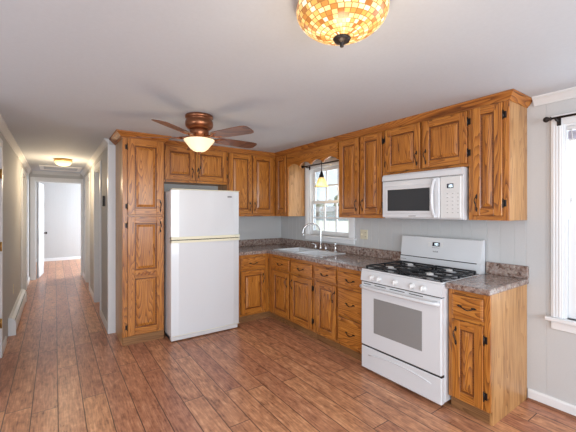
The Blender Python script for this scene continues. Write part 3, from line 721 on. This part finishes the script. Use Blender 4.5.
mb = MB(); mb.prism([(FX0, -.738), (FX0+.3, -.750), (FX1-.25, -.762), (FX1-.06, -.756), (FX1, -.738), (FX1, -.67), (FX0, -.67)], 'z', 1.077, 1.103, M['cream_trim']); mb.build('door_handle', fd)['label'] = 'cream moulded grip strip'
mb = MB(); mb.box(FX0+.01, FX1-.01, -.755, -.752, .078, .082, M['cream_trim']); mb.build('bottom_trim', fd)
mb = MB(); mb.box(-1.262, -1.208, -.7475, -.742, 1.582, 1.600, M['greytext'], .003); mb.build('badge', fz)
mb = MB(); mb.box(FX1-.09, FX1-.02, -.70, -.60, FZ-.012, FZ+.012, M['white_plastic'], .004); mb.build('hinge_cover', t)

# ------------------------------------------------------------------ gas range
RY0, RY1, RX = -3.046, -2.287, -.665; FRG = Face('right', RX)
t = thing('gas_range', 'white freestanding gas range with black grates, between two counters', 'stove', (-.35, (RY0+RY1)/2, 0))
mb = MB(); mb.box(RX+.035, -.03, RY0, RY1, .04, .898, WA, .003); mb.build('body', t)
for x in (RX+.09, -.1):
    for y in (RY0+.06, RY1-.06): MB().lathe([(.018, 0), (.018, .012), (.011, .014), (.011, .045)], (x, y, 0), M['rubber'], 12).build('foot', t)
# cooktop: white rim, black well
mb = MB(); mb.box(RX-.005, -.105, RY0-.001, RY1+.001, .893, .908, WA, .005); ct = mb.build('cooktop', t)
mb = MB(); mb.box(RX+.006, -.112, RY0+.005, RY1-.005, .906, .9115, M['black'], .002); mb.build('burner_well', ct)
ym = (RY0+RY1)/2
for x in (RX+.15, -.235):
    for y in (ym-.19, ym+.19):
        mb = MB(); mb.lathe([(.055, .9112), (.056, .915), (.040, .919), (.038, .924)], (x, y, 0), M['burner'], 20); mb.lathe([(.036, .924), (.037, .929), (.030, .933), (.001, .934)], (x, y, 0), M['white_plastic'], 20); mb.build('burner', ct)
for s in (-1, 1):                                        # two full-depth cast grates
    mb = MB(); y0, y1 = (RY0+.022, ym-.008) if s < 0 else (ym+.008, RY1-.022); x0, x1 = RX+.03, -.130; zb, zt = .924, .936; I = M['iron']
    for y in (y0, y1-.014): mb.box(x0, x1, y, y+.014, zb, zt, I, .003)
    for x in (x0, (x0+x1)/2-.007, x1-.014): mb.box(x, x+.014, y0, y1, zb, zt, I, .003)
    yc = (y0+y1)/2
    for xc in (RX+.15, -.235):
        mb.box(xc-.006, xc+.006, y0, yc-.04, zb, zt, I, .002); mb.box(xc-.006, xc+.006, yc+.04, y1, zb, zt, I, .002)
        mb.box(xc-.13, xc-.04, yc-.006, yc+.006, zb, zt, I, .002); mb.box(xc+.04, xc+.11, yc-.006, yc+.006, zb, zt, I, .002)
    for x in (x0, x1-.014, (x0+x1)/2-.007):
        for y in (y0, y1-.014): mb.box(x, x+.014, y, y+.014, .911, zb+.002, I)
    mb.build('grate', ct)
# control panel
mb = MB(); mb.prism([(RX+.035, .800), (RX-.012, .803), (RX-.014, .806), (RX-.002, .888), (RX+.003, .8925), (RX+.035, .8925)], 'y', RY0, RY1, WA); cp = mb.build('control_panel', t)
for y in (-2.415, -2.491, -2.655, -2.810, -2.902):
    mb = MB(); c = (RX-.008, y, .843); mb.lathe([(.024, 0), (.024, -.006), (.019, -.009), (.017, -.026), (.001, -.028)], c, M['white_plastic'], 18, 'x'); mb.box(c[0]-.036, c[0]-.02, y-.005, y+.005, .825, .861, M['white_plastic'], .003); mb.build('knob', cp)
# oven door with window and long handle
mb = MB(); FRG.box(mb, RY0+.003, RY1-.003, .236, .794, -.035, .010, WA, .006); od = mb.build('oven_door', t)
mb = MB(); FRG.box(mb, -2.892, -2.432, .368, .668, .009, .0115, M['ovenglass'], .001); mb.build('oven_window', od)
mb = MB()
for a, b in ((-2.40, -2.32), (-2.56, -2.44), (-2.74, -2.60), (-2.90, -2.78)): FRG.box(mb, a, b, .777, .783, .009, .0108, M['darkgap'])
mb.build('vent_slot', od)
mb = MB(); pts = []
for k in range(17):
    u = -1+2*k/16; pts.append(FRG.p(ym+u*.372, .752, .020+.030*(1-abs(u)**6)))
mb.tube(pts, [.015]+[.0145]*15+[.015], WA, 10)
for u in (-1, 1): FRG.box(mb, ym+u*.352-.018, ym+u*.352+.018, .735, .769, .005, .036, WA, .008)
mb.build('door_handle', od)
mb = MB(); FRG.box(mb, RY0+.004, RY1-.004, .222, .238, -.034, .0, M['darkgap']); mb.build('drawer_gap', t)
mb = MB(); FRG.box(mb, RY0+.004, RY1-.004, .795, .802, -.034, .004, M['darkgap']); mb.build('door_gap', t)
# storage drawer with the swooping grip recess
mb = MB(); FRG.box(mb, RY0+.003, RY1-.003, .030, .222, -.035, .008, WA, .005); sd = mb.build('storage_drawer', t)
mb = MB(); pts = []
for k in range(13):
    u = -1+2*k/12; pts.append(FRG.p(ym+u*.30, .168+.030*(1-u*u)-.012, .008))
mb.tube(pts, [.002]+[.007]*11+[.002], WA, 8); mb.build('drawer_grip', sd)
# backguard
BGF = Face('right', -.095)
mb = MB(); mb.prism([(-.105, .900), (-.105, .985), (-.098, .99), (-.072, 1.173), (-.064, 1.180), (-.030, 1.180), (-.022, 1.173), (-.022, .900)], 'y', RY0, RY1, WA); bgd = mb.build('backguard', t)
mb = MB(); mb.box(-.1065, -.09, RY0+.03, RY1-.001, .984, .9905, M['darkgap']); mb.build('backguard_slot', bgd)
def bgx(z): return -.098+(z-.99)*.026/.175
def bgbox(mb, y0, y1, z0, z1, m, n=.002):
    mb.prism([(bgx(z0)-n, z0), (bgx(z1)-n, z1), (bgx(z1)+.004, z1), (bgx(z0)+.004, z0)], 'y', y0, y1, m)
mb = MB(); bgbox(mb, -2.685, -2.615, 1.100, 1.136, M['display']); ds = mb.build('clock_display', bgd)
def seg(mb, y, z, ch, put, h=.009, w=.006, t=.0016):
    S = {'0': 'abcdef', '1': 'bc', '2': 'abged', '3': 'abgcd', '4': 'fgbc', '5': 'afgcd', '8': 'abcdefg', '7': 'abc'}[ch]
    R = {'a': (0, 2*h, w, t), 'g': (0, h, w, t), 'd': (0, 0, w, t), 'f': (0, h, t, h), 'b': (w-t, h, t, h), 'e': (0, 0, t, h), 'c': (w-t, 0, t, h)}
    for q in S: a, b, c, d = R[q]; put(y-a, y-a-c, z+b, z+b+d)
mb = MB(); y = -2.632
for ch in '1205': seg(mb, y, 1.108, ch, lambda a, b, c, d: bgbox(mb, min(a, b), max(a, b), c, d, M['digits'], .0026)); y -= .011
mb.build('clock_digits', ds)
for dy in (.045, -.075):
    mb = MB()
    for k in range(3): bgbox(mb, -2.65+dy+.01, -2.65+dy+.032, 1.094+k*.015, 1.104+k*.015, M['white_plastic'], .0025)
    mb.build('touch_button', bgd)
mb = MB()
for k in range(6): bgbox(mb, -2.682+k*.012, -2.674+k*.012, 1.084, 1.088, M['greytext'])
mb.build('button_print', bgd)
mb = MB()
for k in range(8): bgbox(mb, -2.672+k*.0062, -2.6685+k*.0062, 1.046, 1.046+(.013 if k in (0, 1, 4, 7) else .008), M['greytext'], .0015)
mb.build('maker_mark', bgd)
mb = MB()
for k in range(5): mb.box(-.1058, -.104, -2.352+k*.012, -2.345+k*.012, .952, .960, M['greytext'])
mb.build('model_mark', bgd)

# ------------------------------------------------------------------ microwave
MY0, MY1, MX, MZ0, MZ1 = -3.040, -2.300, -.395, 1.352, 1.742; FM = Face('right', MX)
t = thing('microwave_oven', 'white over-the-range microwave hung under the short oak cabinet', 'microwave', (-.2, (MY0+MY1)/2, MZ0))
mb = MB(); mb.box(MX+.035, -.02, MY0, MY1, MZ0, 1.762, WA, .004); mb.build('body', t)
mb = MB(); mb.prism([(MX+.036, 1.700), (MX-.004, 1.700), (MX-.006, 1.705), (MX-.001, 1.742), (MX+.012, 1.757), (MX+.036, 1.761)], 'y', MY0, MY1, WA); vt = mb.build('vent_grille', t)
mb = MB(); mb.box(MX-.0022, MX+.03, MY0+.004, MY1-.004, 1.6945, 1.6995, M['slot']); mb.build('vent_gap', vt)
mb = MB(); FM.box(mb, -2.868, MY1, MZ0+.010, 1.6945, -.035, .004, WA, .006); dr = mb.build('door', t)
mb = MB(); FM.loops(mb, -2.812, -2.335, 1.395, 1.648, [(0, .0035), (.004, .008), (.018, .009), (.028, .0065)], WA); FM.box(mb, -2.784, -2.363, 1.423, 1.615, .006, .0082, M['mwglass'], .001); mb.build('door_window', dr)
mb = MB(); pts = []
for k in range(13):
    u = -1+2*k/12; pts.append(FM.p(-2.826, 1.527+u*.150, .012+.034*(1-abs(u)**2.5)))
mb.tube(pts, .0125, WA, 10); FM.box(mb, -2.840, -2.812, 1.366, 1.392, .002, .022, WA, .004); FM.box(mb, -2.840, -2.812, 1.662, 1.688, .002, .022, WA, .004); mb.build('door_handle', dr)
mb = MB(); FM.box(mb, MY0, -2.872, MZ0+.010, 1.6945, -.035, .003, M['white_plastic'], .005); pn = mb.build('control_panel', t)
mb = MB(); FM.box(mb, -2.982, -2.930, 1.600, 1.636, .002, .0045, M['display']); ds = mb.build('clock_display', pn)
mb = MB(); y = -2.942
for ch in '1205': seg(mb, y, 1.608, ch, lambda a, b, c, d: FM.box(mb, a, b, c, d, .004, .005, M['digits'])); y -= .009
mb.build('clock_digits', ds)
mb = MB()
for r in range(6):
    for c in range(3): FM.box(mb, -2.922-c*.042, -2.948-c*.042, 1.400+r*.030, 1.416+r*.030, .002, .0042, M['white_plastic'], .001)
mb.build('keypad', pn)
mb = MB()
for r in range(6):
    for c in range(3): FM.box(mb, -2.928-c*.042, -2.940-c*.042, 1.406+r*.030, 1.4095+r*.030, .004, .0046, M['greytext'])
mb.build('keypad_print', pn)
mb = MB()
for k in range(7): FM.box(mb, -2.652+k*.010, -2.645+k*.010, 1.374, 1.383, .0035, .0046, M['greytext'])
mb.build('maker_mark', dr)
mb = MB(); mb.box(MX+.06, -.05, MY0+.05, MY1-.05, MZ0-.004, MZ0+.002, M['slot'], .001); mb.build('underside_filter', t)

# ------------------------------------------------------------------ lights
# near ceiling bowl of shell mosaic
LX, LY = -1.987, -3.385
t = thing('ceiling_light', 'bowl-shaped amber mosaic ceiling light with dark finial, nearest the camera', 'ceiling light', (LX, LY, H))
mb = MB(); mb.lathe([(.155, H), (.16, H-.012), (.15, H-.02)], (LX, LY, 0), M['bronze'], 32); mb.build('ceiling_pan', t)
mb = MB(); pr = [(.172, H-.022), (.182, H-.032), (.183, H-.045)]
for k in range(1, 15):
    a = k/14*PI/2; pr.append((.022+.161*math.cos(a)**1.35 if k < 14 else .022, H-.045-.106*math.sin(a)))
mb.lathe(pr, (LX, LY, 0), M['mosaic'], 48); mb.build('glass_bowl', t)
mb = MB(); mb.lathe([(.001, H-.146), (.030, H-.148), (.036, H-.154), (.030, H-.164), (.014, H-.168), (.007, H-.172), (.0085, H-.178), (.007, H-.186), (.001, H-.188)], (LX, LY, 0), M['bronze'], 20); mb.build('finial', t)
light('ceiling_bowl_glow', 'POINT', (LX, LY, H-.55), 7, (1, .84, .62), radius=.12)
# ceiling fan
FXC, FYC = -1.884, -1.506
t = thing('ceiling_fan', 'five-blade ceiling fan with copper motor and lit bowl, before the pantry', 'ceiling fan', (FXC, FYC, H))
c = (FXC, FYC, 0)
mb = MB(); mb.lathe([(.118, H), (.120, H-.022), (.110, H-.030), (.106, H-.034), (.118, H-.050), (.121, H-.075), (.116, H-.098), (.102, H-.112), (.096, H-.116), (.080, H-.122)], c, M['copper'], 36); mb.build('motor_housing', t)
mb = MB(); mb.lathe([(.078, H-.120), (.082, H-.140), (.080, H-.180), (.060, H-.196), (.045, H-.202), (.05, H-.212)], c, M['copper'], 28); mb.build('hub', t)
BZ = 2.065
for k in range(5):
    a = math.radians(39-35.1-72*k); ca, sa = math.cos(a), math.sin(a)
    def loc(r, s, z): return (FXC+r*ca-s*sa, FYC+r*sa+s*ca, z)
    mb = MB(); mb.tube([loc(.07, 0, BZ+.012), loc(.12, 0, BZ+.004), loc(.17, 0, BZ-.002)], [.012, .010, .012], M['copper'], 8)
    for s in (-1, 1): mb.tube([loc(.15, 0, BZ), loc(.18, s*.03, BZ-.001-s*.006), loc(.235, s*.036, BZ-.001-s*.008)], [.009, .008, .006], M['copper'], 6)
    mb.build('blade_iron', t)
    mb = MB(); out = []
    for r, w in [(.17, .045), (.20, .058), (.40, .066), (.53, .068), (.565, .060), (.58, .040), (.583, 0)]: out.append((r, w))
    pl = [(r, w) for r, w in out]+[(r, -w) for r, w in out[-2::-1]]
    tilt = math.tan(math.radians(12)); n = len(pl)
    top = [loc(r, s, BZ-s*tilt+.004) for r, s in pl]; bot = [loc(r, s, BZ-s*tilt-.002) for r, s in pl]
    mb.add(top+bot, [tuple(range(n)), tuple(range(n, 2*n))[::-1]]+[(i, (i+1) % n, n+(i+1) % n, n+i) for i in range(n)], M['blade']); mb.build('blade', t)
mb = MB(); mb.lathe([(.05, H-.204), (.118, H-.208), (.132, H-.213), (.131, H-.220), (.118, H-.238), (.098, H-.262), (.078, H-.288), (.052, H-.308), (.022, H-.318), (.001, H-.320)], c, M['bowl'], 36); mb.build('light_bowl', t)
mb = MB(); mb.lathe([(.016, H-.317), (.018, H-.322), (.010, H-.332), (.008, H-.342), (.001, H-.346)], c, M['copper'], 16); mb.build('bowl_finial', t)
for dx, L in ((.012, .44), (-.012, .47)):
    mb = MB(); mb.tube([(FXC+dx, FYC, H-.335), (FXC+dx, FYC, H-L)], .0018, M['bronze'], 6); mb.lathe([(.001, H-L-.03), (.007, H-L-.022), (.006, H-L-.008), (.001, H-L)], (FXC+dx, FYC, 0), M['bronze'], 10); mb.build('pull_chain', t)
light('fan_bowl_glow', 'POINT', (FXC, FYC, H-.60), 3, (1, .82, .58), radius=.16)
# hall light
HX, HY = -2.815, 2.08
t = thing('ceiling_light', 'small round flush ceiling light with brass rim in the hall', 'ceiling light', (HX, HY, H))
MB().lathe([(.116, H), (.124, H-.012), (.126, H-.034), (.117, H-.038)], (HX, HY, 0), M['brass'], 32).build('brass_rim', t)
MB().lathe([(.115, H-.032), (.112, H-.060), (.096, H-.086), (.066, H-.103), (.032, H-.110), (.001, H-.111)], (HX, HY, 0), M['hallbowl'], 32).build('glass_bowl', t)
light('hall_bowl_glow', 'POINT', (HX, HY, H-.36), 15, (1, .76, .48), radius=.1)
# pendant over the sink
PXc, PYc = -.17, -1.165
t = thing('pendant_light', 'small tulip-glass pendant on a dark rod before the sink window', 'pendant light', (PXc, PYc, H))
MB().lathe([(.05, H), (.05, H-.012), (.02, H-.03)], (PXc, PYc, 0), M['bronze'], 20).build('ceiling_canopy', t)
MB().tube([(PXc, PYc, H-.02), (PXc, PYc, 1.92)], .005, M['bronze'], 8).build('rod', t)
MB().lathe([(.010, 1.925), (.016, 1.915), (.022, 1.89), (.032, 1.862), (.033, 1.848), (.02, 1.846)], (PXc, PYc, 0), M['bronze'], 20).build('socket_cup', t)
def ruff(a, h): return 1+.10*math.cos(8*a)*max(0, (1.80-h)/.08)
pr = [(.030, 1.853), (.040, 1.838), (.052, 1.81), (.058, 1.785), (.064, 1.760), (.077, 1.742), (.092, 1.732), (.090, 1.730), (.074, 1.739), (.061, 1.759), (.055, 1.785), (.049, 1.81), (.037, 1.838), (.028, 1.850)]
MB().lathe(pr, (PXc, PYc, 0), M['amberglass'], 48, rfun=ruff).build('glass_shade', t)
MB().lathe([(.010, 1.85), (.012, 1.83), (.022, 1.805), (.025, 1.785), (.018, 1.765), (.001, 1.758)], (PXc, PYc, 0), M['bulb'], 16).build('bulb', t)
light('pendant_glow', 'POINT', (PXc, PYc, 1.70), 1.2, (1, .8, .5), radius=.03)

# ------------------------------------------------------------------ small fittings
def rod(label, y0, y1, x, z, ends, ys):
    t = thing('curtain_rod', label, 'curtain rod', (x, (y0+y1)/2, z))
    MB().tube([(x, y0, z), (x, y1, z)], .008, M['bronze'], 10).build('rod', t)
    for y, s in ends:
        MB().lathe([(.008, 0), (.014, s*.006), (.010, s*.012), (.018, s*.024), (.021, s*.034), (.014, s*.046), (.001, s*.052)], (x, y, z), M['bronze'], 14, 'y').build('finial', t)
    for y in ys:
        mb = MB(); mb.box(x-.012, x+.012, y-.006, y+.006, z-.014, z+.004, M['bronze'], .002); mb.box(x, -.022, y-.005, y+.005, z-.020, z-.010, M['bronze']); mb.box(-.026, -.020, y-.012, y+.012, z-.045, z+.015, M['bronze'], .002); mb.build('bracket', t)
rod('black curtain rod above the sink window, behind the scalloped valance', -1.60, -.70, -.085, 2.042, [(-.70, 1)], [-.745, -1.56])
rod('black curtain rod with ball finial over the window at the right edge', -4.64, -3.512, -.085, 2.066, [(-3.512, 1), (-4.64, -1)], [-3.535, -4.53])
t = thing('window_blind', 'raised pleated blind stacked at the top of the right-edge window', 'blind', (.012, -4.03, 2.0))
mb = MB(); mb.box(.001, .033, -4.483, -3.573, 1.985, 2.012, M['white_plastic'], .003); mb.build('head_rail', t)
mb = MB()
for k in range(7): mb.box(.003, .031, -4.48, -3.576, 1.978-k*.008-.006, 1.978-k*.008, M['blind'], .002)
mb.build('slat_stack', t)
mb = MB(); mb.box(.004, .030, -4.48, -3.576, 1.908, 1.921, M['white_plastic'], .003); mb.build('bottom_rail', t)
mb = MB(); pts = [(-.004, -3.60, 1.99)]+[(-.006, -3.60-.012*math.sin(k/8*PI), 1.99-k*.06) for k in range(1, 9)]; mb.tube(pts, .0025, M['white_plastic'], 6); mb.lathe([(.003, 0), (.007, -.02), (.001, -.03)], (-.006, -3.60, 1.51), M['white_plastic'], 8); mb.build('pull_cord', t)
# outlets, switch, thermostat
t = thing('wall_outlet', 'almond double wall plate over the backsplash right of the sink window', 'outlet', (-.003, -1.72, 1.152))
mb = MB(); mb.box(-.008, -.0005, -1.775, -1.665, 1.097, 1.207, M['almond'], .003); mb.build('wall_plate', t)
mb = MB()
for z in (1.130, 1.174): mb.box(-.010, -.007, -1.763, -1.733, z-.014, z+.014, M['almond'], .003); mb.box(-.0106, -.009, -1.756, -1.753, z-.006, z+.006, M['darkgap']); mb.box(-.0106, -.009, -1.744, -1.741, z-.006, z+.006, M['darkgap'])
mb.build('receptacle', t)
mb = MB(); mb.box(-.018, -.007, -1.697, -1.687, 1.145, 1.165, M['almond'], .002); mb.build('toggle', t)
t = thing('wall_outlet', 'almond outlet low on the hall wall above the baseboard heater', 'outlet', (XL, 1.12, .43))
mb = MB(); mb.box(XL, XL+.006, 1.085, 1.155, .375, .490, M['almond'], .002); mb.build('wall_plate', t)
mb = MB()
for z in (.412, .452): mb.box(XL+.005, XL+.008, 1.104, 1.136, z-.014, z+.014, M['almond'], .002)
mb.build('receptacle', t)
t = thing('thermostat', 'dark thermostat on the right hall wall near the kitchen corner', 'thermostat', (XH, .44, 1.55))
mb = MB(); mb.box(XH-.022, XH, .40, .485, 1.485, 1.615, M['bronze'], .004); mb.build('body', t)
mb = MB(); mb.box(XH-.024, XH-.021, .415, .47, 1.56, 1.60, M['slot'], .001); mb.build('display', t)
t = thing('light_switch', 'white light switch at the far end of the right hall wall', 'light switch', (XH, 3.72, 1.39))
mb = MB(); mb.box(XH-.006, XH, 3.68, 3.76, 1.33, 1.45, M['white_plastic'], .002); mb.build('wall_plate', t)
mb = MB(); mb.box(XH-.016, XH-.005, 3.714, 3.726, 1.38, 1.40, M['white_plastic'], .002); mb.build('toggle', t)
# baseboard heater
HY0, HY1 = .56, 2.31
t = thing('baseboard_heater', 'long white electric baseboard heater along the left hall wall', 'heater', (XL, (HY0+HY1)/2, 0))
mb = MB(); mb.prism([(XL+.014, .02), (XL+.062, .02), (XL+.068, .03), (XL+.068, .13), (XL+.062, .15), (XL+.058, .15), (XL+.058, .03), (XL+.014, .03)], 'y', HY0+.02, HY1-.02, M['white_paint']); mb.build('front_cover', t)
mb = MB(); mb.prism([(XL+.001, .02), (XL+.001, .20), (XL+.030, .20), (XL+.058, .172), (XL+.056, .169), (XL+.028, .194), (XL+.010, .194), (XL+.010, .02)], 'y', HY0+.02, HY1-.02, M['white_paint']); mb.build('back_plate', t)
mb = MB(); mb.box(XL+.012, XL+.050, HY0+.03, HY1-.03, .07, .14, M['slot']); mb.build('heating_element', t)
for y in (HY0, HY1-.03):
    mb = MB(); mb.prism([(XL+.0005, 0), (XL+.070, 0), (XL+.070, .15), (XL+.058, .175), (XL+.030, .203), (XL+.0005, .203)], 'y', y, y+.03, M['white_paint']); mb.build('end_cap', t)
# attic hatch frame in the hall ceiling
t = thing('attic_hatch', 'white framed attic hatch in the hall ceiling beyond the light', 'hatch', (-2.83, 3.45, H))
mb = MB()
for a, b, y0, y1 in ((-3.16, -2.50, 3.1, 3.16), (-3.16, -2.50, 3.74, 3.80), (-3.16, -3.10, 3.16, 3.74), (-2.56, -2.50, 3.16, 3.74)): mb.box(a, b, y0, y1, H-.018, H, M['white_paint'], .003)
mb.build('frame', t)
mb = MB(); mb.box(-3.10, -2.56, 3.16, 3.74, H-.006, H, M['ceil']); mb.build('panel', t)

# ------------------------------------------------------------------ outdoors, seen through the sink window
mb = MB(); mb.box(.3, 140, -60, 160, -.75, -.6, M['lawn']); struct(mb.build('ground'))
t = thing('house', 'pale low neighbouring house seen far off through the sink window', 'house', (51, 56, -.6))
mb = MB(); mb.box(48, 54, 50.5, 61, -.6, 1.5, M['siding']); mb.build('wall', t)
mb = MB(); mb.prism([(47.3, 1.45), (54.7, 1.45), (51, 2.7)], 'y', 50, 61.5, M['shingle']); mb.build('roof', t)
for y in (52.5, 55.5, 58.5): MB().box(47.95, 48.02, y, y+1.0, .2, 1.1, M['slot']).build('window', t)
for (x, y, r, h, lb) in ((62, 72.5, 2.6, 4.8, 'smaller leafy tree behind the far house, left in the sink window'), (69, 67.5, 3.6, 6.4, 'larger leafy tree to the right of the far house in the sink window')):
    t = thing('tree', lb, 'tree', (x, y, -.6), 'trees beyond the lawn')
    MB().tube([(x, y, -.6), (x+.1, y, h*.35), (x, y+.1, h*.6)], [.25, .18, .1], M['bark'], 8).build('trunk', t)
    bm = bmesh.new(); bmesh.ops.create_icosphere(bm, subdivisions=4, radius=r)
    for q in bm.verts:
        d = q.co.normalized(); k = 1+.16*math.sin(7*d.x+3*d.z)*math.sin(6*d.y+2)+random.uniform(-.09, .09); q.co = Vector((x+q.co.x*k, y+q.co.y*k, h*.62-.6+q.co.z*k*.9))
    MB().bm(bm, M['leaf']).build('crown', t)
